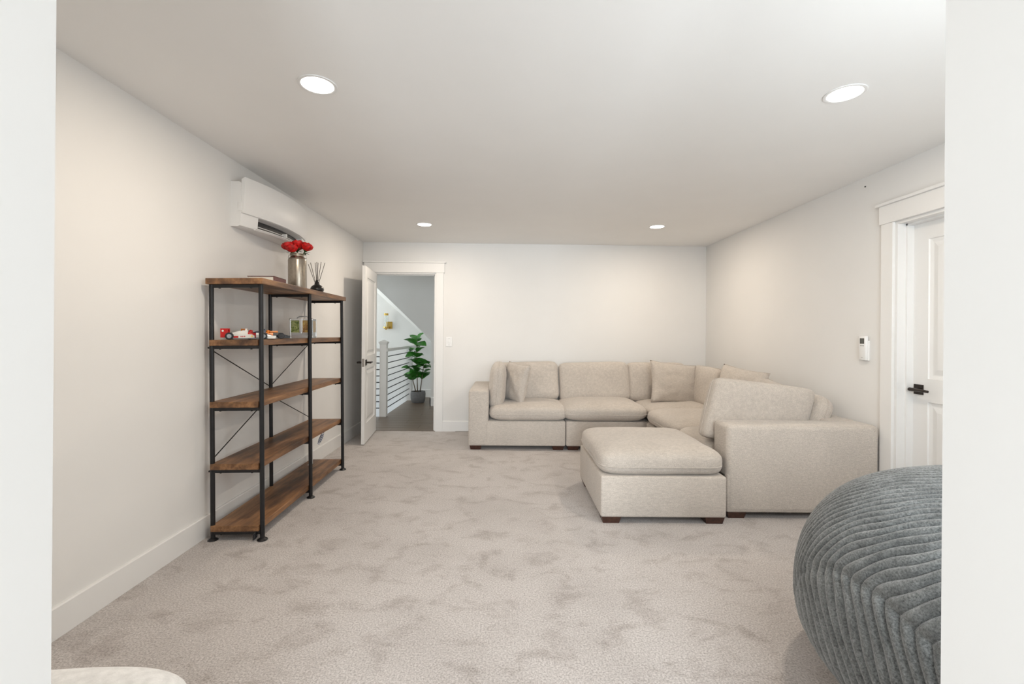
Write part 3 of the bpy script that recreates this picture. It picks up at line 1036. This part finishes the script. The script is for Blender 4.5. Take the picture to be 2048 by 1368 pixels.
def rose_mesh(seed):
    rnd = random.Random(seed)
    m = MB()
    for ring, (cnt, rad, ht, op) in enumerate(((3, 0.010, 0.052, 0.0), (5, 0.019, 0.055, 0.1), (6, 0.028, 0.054, 0.2), (7, 0.035, 0.047, 0.45))):
        for k in range(cnt):
            a0 = 2 * PI * k / cnt + ring * 0.7 + rnd.uniform(-0.15, 0.15)
            wd = 2 * PI / cnt * 0.85
            vs, fs = [], []
            nu, nv = 5, 5
            for i in range(nu):
                u = -1 + 2 * i / (nu - 1)
                for j in range(nv):
                    v = j / (nv - 1)
                    rr = 0.006 + (rad - 0.004) * math.sin(PI * (0.06 + 0.60 * v)) + op * 0.012 * v ** 4
                    aa = a0 + u * wd * (0.55 + 0.45 * math.sin(PI * min(1, v * 0.75 + 0.15)))
                    zz = ht * v * (1 - 0.18 * u * u) - op * 0.010 * v ** 3 + rnd.uniform(-0.001, 0.001)
                    vs.append((rr * math.cos(aa), rr * math.sin(aa), zz))
            for i in range(nu - 1):
                for j in range(nv - 1):
                    q = i * nv + j
                    fs.append((q, q + nv, q + nv + 1, q + 1))
            m.add(vs, fs)
    me = m.mesh('petals')
    for p in me.polygons:
        p.use_smooth = True
    return me


rose_lab = ['red rose at the left of the steel vase', 'red rose at the top middle of the steel vase', 'red rose at the right of the steel vase',
            'red rose at the back left of the steel vase', 'red rose at the back right of the steel vase', 'small red rose low at the front of the bunch']
RS = [(-0.052, -0.030, 0.318, 16), (0.0, 0.0, 0.338, 0), (0.056, 0.004, 0.322, 20), (-0.03, 0.052, 0.330, 14), (0.035, 0.056, 0.330, 14), (-0.020, -0.040, 0.300, 10)]
rose_me = [rose_mesh(s) for s in range(3)]
vp = on_shelf(0.065, 0.70, ZT[0])
for k, (x, y, z, tilt) in enumerate(RS):
    r = empty('rose', (vp.x + x, vp.y + y, vp.z + z - 0.022), rose_lab[k], 'flower', 'red roses in the steel vase')
    az = math.atan2(y, x) if (x or y) else 0
    r.rotation_euler = (Matrix.Rotation(az, 4, 'Z') @ Matrix.Rotation(R(tilt), 4, 'Y') @ Matrix.Rotation(k * 1.3, 4, 'Z')).to_euler()
    link('petals', rose_me[k % 3], 'red_petal', r).scale = (1.18, 1.18, 1.12)
    rm = Matrix(r.rotation_euler.to_matrix()).inverted()
    MB().lathe([(0.003, -0.014), (0.011, -0.006), (0.016, 0.004), (0.014, 0.012)], 10).build('calyx', 'stem', r, smooth=True)
    end = rm @ (Vector((vp.x + x * 0.25, vp.y + y * 0.25, vp.z + 0.10)) - Vector(r.location))
    mid = rm @ (Vector((vp.x + x * 0.55, vp.y + y * 0.55, vp.z + 0.268)) - Vector(r.location))
    MB().tube([(0, 0, -0.01), mid, end], 0.0028, 6).build('stem', 'stem', r, smooth=True)
    lf = MB()
    for s in (-1, 1):
        d = Vector((math.cos(az + s * 0.9), math.sin(az + s * 0.9), -0.25 if s > 0 else 0.1))
        d = rm @ d
        sd = d.cross(rm @ Vector((0, 0, 1))).normalized() * 0.009
        b0 = Vector((0, 0, -0.018))
        lf.add([b0, b0 + d * 0.02 + sd, b0 + d * 0.045, b0 + d * 0.02 - sd], [(0, 1, 2, 3)])
    lf.build('leaf', 'stem', r)

# reed diffuser
df = shelf_thing('diffuser_bottle', 0.075, 1.05, 0, 'squat black diffuser bottle at the far end of the bookshelf top', 'diffuser')
MB().lathe([(0.030, 0.0), (0.044, 0.006), (0.053, 0.025), (0.054, 0.036), (0.048, 0.053), (0.034, 0.066), (0.022, 0.074)], 32).build('body', 'gloss_black', df, smooth='auto')
MB().lathe([(0.021, 0.070), (0.019, 0.086), (0.013, 0.096), (0.009, 0.108), (0.008, 0.112), (0.006, 0.10)], 20, (0, 0, 0), False).build('neck', 'gloss_black', df, smooth='auto')
dp = on_shelf(0.075, 1.05, ZT[0])
for k, (tx, ty, tz) in enumerate(((-0.072, -0.01, 0.245), (-0.066, 0.02, 0.262), (-0.018, 0.0, 0.258), (-0.006, 0.03, 0.262), (0.004, -0.02, 0.262), (0.024, 0.02, 0.268), (0.064, 0.0, 0.258))):
    a = Vector((tx * -0.05, ty * -0.05, 0.03))
    m = MB().tube([a, (tx, ty, tz)], 0.0023, 6).build('reed_stick', 'reed')
    m.location = dp
    tag(m, 'thin dark reed stick fanned out of the black diffuser bottle', 'reed', 'reeds in the black diffuser bottle')

# ------------------------------------------------------------------ toy racing cars
def wheel(parent, x, y, rad, w, hub):
    o = MB().tube([(x, y - w / 2, rad), (x, y - w * 0.38, rad), (x, y + w * 0.38, rad), (x, y + w / 2, rad)], [rad * 0.86, rad, rad, rad * 0.86], 24).build('wheel', 'rubber', parent, smooth='auto')
    for s in (-1, 1):
        m = MB().tube([(x, y + s * w * 0.40, rad), (x, y + s * (w / 2 + 0.001), rad)], rad * 0.56, 18)
        for k in range(6):
            a = k * PI / 3
            m.tube([(x, y + s * (w / 2 + 0.0015), rad), (x + math.cos(a) * rad * 0.55, y + s * (w / 2 + 0.0015), rad + math.sin(a) * rad * 0.55)], 0.0012, 5)
        m.build('hub', hub, o)
    return o


def race_car(root, body, nose, wing, accent, hub, L=0.31):
    """local +x is forward; rear axle near x = 0.045"""
    def sec(x, hw, z0, z1, top=0.7):
        return [(x, -hw, z0), (x, hw, z0), (x, hw, z0 + (z1 - z0) * 0.6), (x, hw * top, z1), (x, -hw * top, z1), (x, -hw, z0 + (z1 - z0) * 0.6)]

    def loft(name, secs, mat, parent=root):
        vs, fs = [], []
        for s_ in secs:
            vs += s_
        n = 6
        for i in range(len(secs) - 1):
            for k in range(n):
                k2 = (k + 1) % n
                fs.append((i * n + k, i * n + k2, (i + 1) * n + k2, (i + 1) * n + k))
        fs.append(tuple(range(n)))
        fs.append(tuple((len(secs) - 1) * n + k for k in range(n)))
        return MB().add(vs, fs).build(name, mat, parent, bevel=0.001)
    bd = loft('engine_cover', [sec(0.035, 0.014, 0.012, 0.038), sec(0.085, 0.020, 0.010, 0.052), sec(0.128, 0.020, 0.010, 0.058), sec(0.140, 0.020, 0.010, 0.058)], body)
    MB().box(0.124, 0.136, -0.010, 0.010, 0.056, 0.068).build('air_intake', body, root, bevel=0.002)
    loft('cockpit', [sec(0.140, 0.020, 0.010, 0.046), sec(0.165, 0.020, 0.010, 0.040), sec(0.185, 0.019, 0.010, 0.042)], accent)
    MB().lathe([(0.011, 0.0), (0.013, 0.008), (0.011, 0.017), (0.004, 0.021)], 14, (0.155, 0, 0.040)).build('driver_helmet', accent, root, smooth='auto')
    loft('nose', [sec(0.185, 0.018, 0.010, 0.042), sec(0.235, 0.014, 0.010, 0.034), sec(0.285, 0.010, 0.009, 0.021), sec(L, 0.007, 0.008, 0.013)], nose)
    for s in (-1, 1):
        y0, y1 = sorted((s * 0.019, s * 0.052))
        MB().prism([(0.06, 0.008), (0.180, 0.008), (0.180, 0.022), (0.165, 0.032), (0.10, 0.032), (0.06, 0.022)], 'y', y0, y1).build('side_pod', body, root, bevel=0.0015)
        yo = s * 0.0522
        MB().box(0.066, 0.092, min(yo, yo + s * 0.0006), max(yo, yo + s * 0.0006), 0.011, 0.023).build('side_stripe', wing, root)
        m = MB()
        for kx in (0.104, 0.114, 0.124):
            m.box(kx, kx + 0.005, min(yo, yo + s * 0.0006), max(yo, yo + s * 0.0006), 0.015, 0.023)
        m.build('side_marking', wing, root)
        MB().tube([(0.166, yo, 0.020), (0.166, yo + s * 0.0007, 0.020)], 0.0055, 14).build('round_emblem', 'toy_yellow', root)
        MB().box(-0.005, 0.035, s * 0.044 - 0.0015, s * 0.044 + 0.0015, 0.014, 0.070).add([], []).build('wing_plate', wing, root)
        MB().tube([(0.008, s * 0.0455, 0.055), (0.008, s * 0.0462, 0.055)], 0.006, 14).build('round_emblem', 'toy_white', root)
        MB().box(L - 0.040, L + 0.002, s * 0.046 - 0.0015, s * 0.046 + 0.0015, 0.004, 0.022).build('front_wing_plate', nose, root)
        for ax in (0.045, 0.232):
            MB().tube([(ax, s * 0.012, 0.02), (ax, s * 0.05, 0.021)], 0.0025, 6).build('axle', 'toy_black', root)
            wheel(root, ax, s * 0.058, 0.0225 if ax < 0.1 else 0.0205, 0.026 if ax < 0.1 else 0.02, hub)
    MB().box(-0.003, 0.030, -0.044, 0.044, 0.060, 0.064).box(0.004, 0.030, -0.044, 0.044, 0.050, 0.053).box(0.010, 0.022, -0.003, 0.003, 0.02, 0.06).build('rear_wing', wing, root)
    MB().box(L - 0.036, L - 0.002, -0.046, 0.046, 0.006, 0.009).build('front_wing', nose, root)
    MB().box(0.03, 0.30, -0.040, 0.040, 0.004, 0.008).build('floor_plate', 'toy_grey', root)


c1 = shelf_thing('toy_race_car', -0.118, 0.055, 1, 'red and white toy racing car on the second shelf', 'toy car', R(24), 'toy racing cars on the shelf')
race_car(c1, 'toy_white', 'toy_white', 'toy_red', 'toy_red', 'toy_grey', 0.295)
c2 = shelf_thing('toy_race_car', -0.105, 0.245, 1, 'dark toy racing car with orange bodywork behind the red and white one', 'toy car', R(30), 'toy racing cars on the shelf')
race_car(c2, 'toy_navy', 'toy_black', 'toy_orange', 'toy_orange', 'toy_black', 0.285)
MB().box(0.165, 0.215, -0.016, 0.016, 0.042, 0.054).build('orange_cowl', 'toy_orange', c2, bevel=0.003)

# aluminium picture case
cs = shelf_thing('display_case', 0.05, 0.835, 1, 'small silver metal case with printed pictures on the second shelf', 'case', R(14))
cw, cd, ch = 0.080, 0.088, 0.152
MB().box(-cw, cw, -cd, cd, 0.0, ch).build('shell', 'alu', cs, bevel=0.003)
for sx in (-1, 1):
    for sy in (-1, 1):
        MB().box(sx * cw - 0.005, sx * cw + 0.005, sy * cd - 0.005, sy * cd + 0.005, 0.0, ch).build('frame_edge', 'alu', cs, bevel=0.001)
for z0, z1 in ((0.0, 0.022), (ch - 0.012, ch)):
    MB().box(-cw, cw, -cd - 0.004, -cd + 0.002, z0, z1).build('frame_edge', 'alu', cs, bevel=0.001)
for z0, z1 in ((0.0, 0.012), (ch - 0.012, ch)):
    MB().box(cw - 0.002, cw + 0.004, -cd, cd, z0, z1).build('frame_edge', 'alu', cs, bevel=0.001)
MB().box(-cw + 0.008, -0.012, -cd - 0.0015, -cd, 0.044, ch - 0.014).build('picture', 'print_green', cs, label='green printed picture')
MB().box(0.010, cw - 0.008, -cd - 0.0015, -cd, 0.044, ch - 0.014).build('picture', 'print_brown', cs, label='brown printed picture')
MB().box(cw, cw + 0.0015, -cd + 0.012, cd - 0.012, 0.046, ch - 0.016).build('picture', 'print_tan', cs, label='tan printed picture')
MB().box(-cw + 0.008, cw - 0.008, -cd - 0.003, -cd, 0.024, 0.042).build('base_band', 'plastic_grey', cs)
MB().box(-0.012, 0.008, -cd - 0.007, -cd, 0.050, ch + 0.002).build('latch', 'alu', cs, bevel=0.001)
MB().box(-0.004, 0.002, -cd - 0.009, -cd, 0.036, 0.052).build('latch', 'alu', cs, bevel=0.001)
MB().tube([(-0.045, 0, ch), (-0.043, 0, ch + 0.010), (-0.025, 0, ch + 0.019), (0.025, 0, ch + 0.019), (0.043, 0, ch + 0.010), (0.045, 0, ch)], 0.004, 8).build('handle', 'plastic_grey', cs, smooth=True)
for sx in (-1, 1):
    for z in (0.012, ch - 0.006):
        MB().lathe([(0.008, -0.004), (0.0085, 0.004), (0.003, 0.008)], 10, (sx * (cw - 0.002), -cd, z)).build('corner_cap', 'chrome', cs, smooth='auto')

# coiled cord hanging under the fourth shelf
hc = on_shelf(0.02, 1.25, ZT[3] - TH)
hg = empty('hanging_cord', hc, 'bluish coiled cord hanging under the far bay of the bookshelf', 'cord')
MB().tube([(0, -0.02, 0.0), (0.004, 0.0, -0.035), (0.012, 0.008, -0.055)], 0.002, 6).build('string', 'reed', hg)
pts = []
for i in range(70):
    t = i / 69
    a = t * 2 * PI * 6
    c = Vector((0.016 - 0.022 * t, 0.012 - 0.034 * t, -0.058 - 0.085 * t))
    w = 0.008 + 0.007 * math.sin(PI * t)
    pts.append(c + Vector((math.cos(a) * w, math.sin(a) * w, math.sin(a) * 0.006)))
MB().tube(pts, 0.0035, 6).build('coil', 'cord_blue', hg, smooth=True)
wc = MB().tube([(-1.77, 4.13, 0.40), (-1.765, 4.14, 0.33), (-1.75, 4.11, 0.25), (-1.74, 4.09, 0.18), (-1.735, 4.08, 0.106), (-1.73, 4.07, 0.099), (-1.75, 4.02, 0.099)], 0.003, 6).build('power_cord', 'cordw', smooth=True)
tag(wc, 'thin white cord hanging behind the lower shelves', 'cord')

# ------------------------------------------------------------------ wall air conditioner
AY0, AY1 = 3.06, 4.03
AYC, AH = (AY0 + AY1) / 2, (AY1 - AY0) / 2
aco = empty('air_conditioner', (XL, AYC, 1.985), 'white wall mounted mini split air conditioner above the bookshelf', 'air conditioner')


def bulge(y):
    return 0.075 * (1 - (y / AH) ** 2)


m = MB()
ys = [-AH] + [-AH + 2 * AH * i / 24 for i in range(1, 24)] + [AH]
SL0, SL1 = -0.34, 0.335
ys = sorted(set([round(v, 4) for v in ys] + [SL0, SL0 + 0.001, SL1 - 0.001, SL1]))
rings = []
for yv in ys:
    f = 0.070 + bulge(yv)
    ins = SL0 < yv < SL1
    d = 0.055 if ins else 0.0
    rings.append([(0, yv, 0.0), (f - 0.022, yv, 0.0), (f - 0.010, yv, 0.006), (f - 0.006 - d, yv, 0.016), (f - 0.002 - d, yv, 0.080), (f, yv, 0.088), (f, yv, 0.29), (f - 0.012, yv, 0.302), (0, yv, 0.302)])
vs, fs = [], []
n = 9
for rg in rings:
    vs += rg
for i in range(len(rings) - 1):
    for k in range(n):
        k2 = (k + 1) % n
        fs.append((i * n + k, i * n + k2, (i + 1) * n + k2, (i + 1) * n + k))
fs.append(tuple(range(n)))
fs.append(tuple((len(rings) - 1) * n + k for k in range(n)))
m.add(vs, fs).build('body', 'plastic', aco, smooth='auto')
# bowed front panel
vs, fs = [], []
NP = 32
prof = [(0.001, 0.094), (0.010, 0.090), (0.013, 0.096), (0.028, 0.325), (0.024, 0.331), (0.001, 0.318)]
for i in range(NP + 1):
    yv = -AH + 0.001 + (2 * AH - 0.002) * i / NP
    f = 0.070 + bulge(yv)
    for px, pz in prof:
        vs.append((f + px, yv, pz))
n = len(prof)
for i in range(NP):
    for k in range(n):
        k2 = (k + 1) % n
        fs.append((i * n + k, i * n + k2, (i + 1) * n + k2, (i + 1) * n + k))
fs.append(tuple(range(n)))
fs.append(tuple(NP * n + k for k in range(n)))
MB().add(vs, fs).build('front_panel', 'plastic', aco, smooth='auto')


def strip(y0, y1, prof, name, mat, nn=16):
    vs, fs = [], []
    for i in range(nn + 1):
        yv = y0 + (y1 - y0) * i / nn
        f = 0.070 + bulge(yv)
        for px, pz in prof:
            vs.append((f + px, yv, pz))
    k_ = len(prof)
    for i in range(nn):
        for k in range(k_):
            k2 = (k + 1) % k_
            fs.append((i * k_ + k, i * k_ + k2, (i + 1) * k_ + k2, (i + 1) * k_ + k))
    fs.append(tuple(range(k_)))
    fs.append(tuple(nn * k_ + k for k in range(k_)))
    return MB().add(vs, fs).build(name, mat, aco, smooth='auto')


strip(SL0 + 0.002, SL1 - 0.002, [(-0.060, 0.016), (-0.052, 0.016), (-0.050, 0.0795), (-0.056, 0.0795)], 'vent_opening', 'vent')
strip(SL0 - 0.03, SL1 + 0.03, [(-0.014, 0.002), (-0.004, -0.003), (0.008, 0.008), (0.006, 0.012), (-0.006, 0.005)], 'louvre_flap', 'plastic')
strip(SL0 + 0.004, SL1 - 0.004, [(-0.032, 0.030), (-0.014, 0.029), (-0.014, 0.032), (-0.032, 0.033)], 'louvre_vane', 'plastic')
for yv in (-0.005, 0.29):
    MB().box(0.070 + bulge(yv) - 0.035, 0.070 + bulge(yv) + 0.002, yv - 0.005, yv + 0.005, 0.018, 0.050).build('louvre_clip', 'plastic', aco, bevel=0.002)
MB().box(0.050, 0.0765, -AH - 0.004, -AH + 0.004, 0.105, 0.165).build('side_catch', 'plastic', aco, bevel=0.002)

# ------------------------------------------------------------------ wall fittings
sw = empty('light_switch', BW @ Vector((1.115, 0, 1.16)), 'white light switch on the wall right of the hall doorway', 'light switch', rot=(0, 0, ROTB))
MB().box(-0.040, 0.040, -0.006, 0.0, -0.062, 0.062).build('cover_plate', 'plastic', sw, bevel=0.003)
MB().box(-0.006, 0.006, -0.014, -0.006, -0.012, 0.012).build('toggle', 'plastic', sw, bevel=0.002)
for z in (-0.04, 0.04):
    MB().tube([(0, -0.007, z), (0, -0.006, z)], 0.004, 8).build('screw', 'plastic_grey', sw)

rm = empty('wall_remote', (XR, 3.315, 1.19), 'white air conditioner remote on the right wall', 'remote')
MB().box(-0.012, 0.0, -0.036, 0.036, -0.09, 0.055).build('holder', 'plastic', rm, bevel=0.003)
bd = link('body', rbox_mesh('body', 0.022, 0.062, 0.176, 0.005, 2), 'plastic', rm)
bd.location = (-0.018, 0, 0.0)
MB().box(-0.0296, -0.0288, -0.020, 0.020, 0.032, 0.072).build('screen', 'lcd', rm)
for y in (-0.013, 0.0, 0.013):
    MB().box(-0.0305, -0.028, y - 0.0045, y + 0.0045, 0.014, 0.022).build('button', 'plastic_grey', rm, bevel=0.001)
MB().box(-0.0294, -0.0288, -0.008, 0.008, -0.072, -0.069).build('logo', 'plastic_grey', rm)
nl = MB().tube([(XR - 0.006, 3.33, 2.37), (XR, 3.33, 2.372)], 0.0045, 8).build('nail', 'gloss_black')
tag(nl, 'tiny dark nail high on the right wall', 'nail')

# ------------------------------------------------------------------ fiddle leaf fig
fg = empty('potted_fig', (-1.61, 8.28, 0.004), 'green fiddle leaf fig in a grey pot beside the stair railing', 'plant')
pt = MB().lathe([(0.100, 0.0), (0.118, 0.02), (0.132, 0.09), (0.134, 0.16), (0.128, 0.205), (0.120, 0.205), (0.118, 0.18)], 32, (0, 0, 0), False).build('pot', 'pot', fg, smooth='auto')
MB().lathe([(0.119, 0.17), (0.119, 0.182), (0.05, 0.187)], 24).build('soil', 'soil', fg, smooth='auto')
trunks = [[(-0.01, 0, 0.18), (-0.02, 0, 0.5), (-0.03, 0, 0.85), (-0.025, 0.0, 1.14)], [(0.03, 0.02, 0.18), (0.06, 0.02, 0.40), (0.10, 0.01, 0.70)], [(-0.04, 0.01, 0.18), (-0.09, 0.0, 0.38), (-0.12, 0.0, 0.58)]]
for t_ in trunks:
    MB().tube(t_, [0.011] + [0.008] * (len(t_) - 2) + [0.005], 8).build('trunk', 'bark', fg, smooth=True)


def leaf_mesh(L, Wd, seed):
    vs, fs = [], []
    nu, nv = 9, 6
    for i in range(nu):
        t = i / (nu - 1)
        w = Wd * (0.55 * math.sin(PI * t ** 0.75) * (0.75 + 0.6 * t)) * (1 if t < 0.99 else 0) + 0.002
        for j in range(nv + 1):
            s = -1 + 2 * j / nv
            z = -0.35 * L * t * t + 0.25 * w * abs(s) + 0.006 * math.sin(t * 14 + seed) * abs(s)
            vs.append((t * L, s * w, z))
    for i in range(nu - 1):
        for j in range(nv):
            a = i * (nv + 1) + j
            fs.append((a, a + nv + 1, a + nv + 2, a + 1))
    me = bpy.data.meshes.new('leaf')
    me.from_pydata(vs, [], fs)
    for p in me.polygons:
        p.use_smooth = True
    me.materials.append(M['leaf'])
    return me


lms = [leaf_mesh(0.22, 0.17, 0), leaf_mesh(0.19, 0.16, 2), leaf_mesh(0.25, 0.18, 4)]
rnd = random.Random(3)


def put_leaf(p, az, el, k):
    o = bpy.data.objects.new('leaf', lms[k % 3])
    C.objects.link(o)
    o.parent = fg
    o.location = p
    o.rotation_euler = (Matrix.Rotation(az, 4, 'Z') @ Matrix.Rotation(-el, 4, 'Y') @ Matrix.Rotation(rnd.uniform(-0.5, 0.5), 4, 'X')).to_euler()


k = 0
for i in range(20):
    z = 0.50 + 0.60 * i / 19
    put_leaf((-0.027, 0, z), i * 2.4 + rnd.uniform(-0.3, 0.3), R(rnd.uniform(0, 50)), k)
    k += 1
put_leaf((-0.025, 0, 1.13), 0.3, R(62), 0)
put_leaf((-0.025, 0, 1.12), 2.8, R(50), 1)
for i in range(8):
    z = 0.42 + 0.28 * i / 7
    put_leaf((0.06 + 0.035 * i / 7, 0.01, z), i * 2.4 + 1, R(rnd.uniform(10, 55)), k)
    k += 1
for i in range(7):
    z = 0.40 + 0.2 * i / 6
    put_leaf((-0.09 - 0.03 * i / 6, 0, z), i * 2.4 + 2, R(rnd.uniform(0, 45)), k)
    k += 1
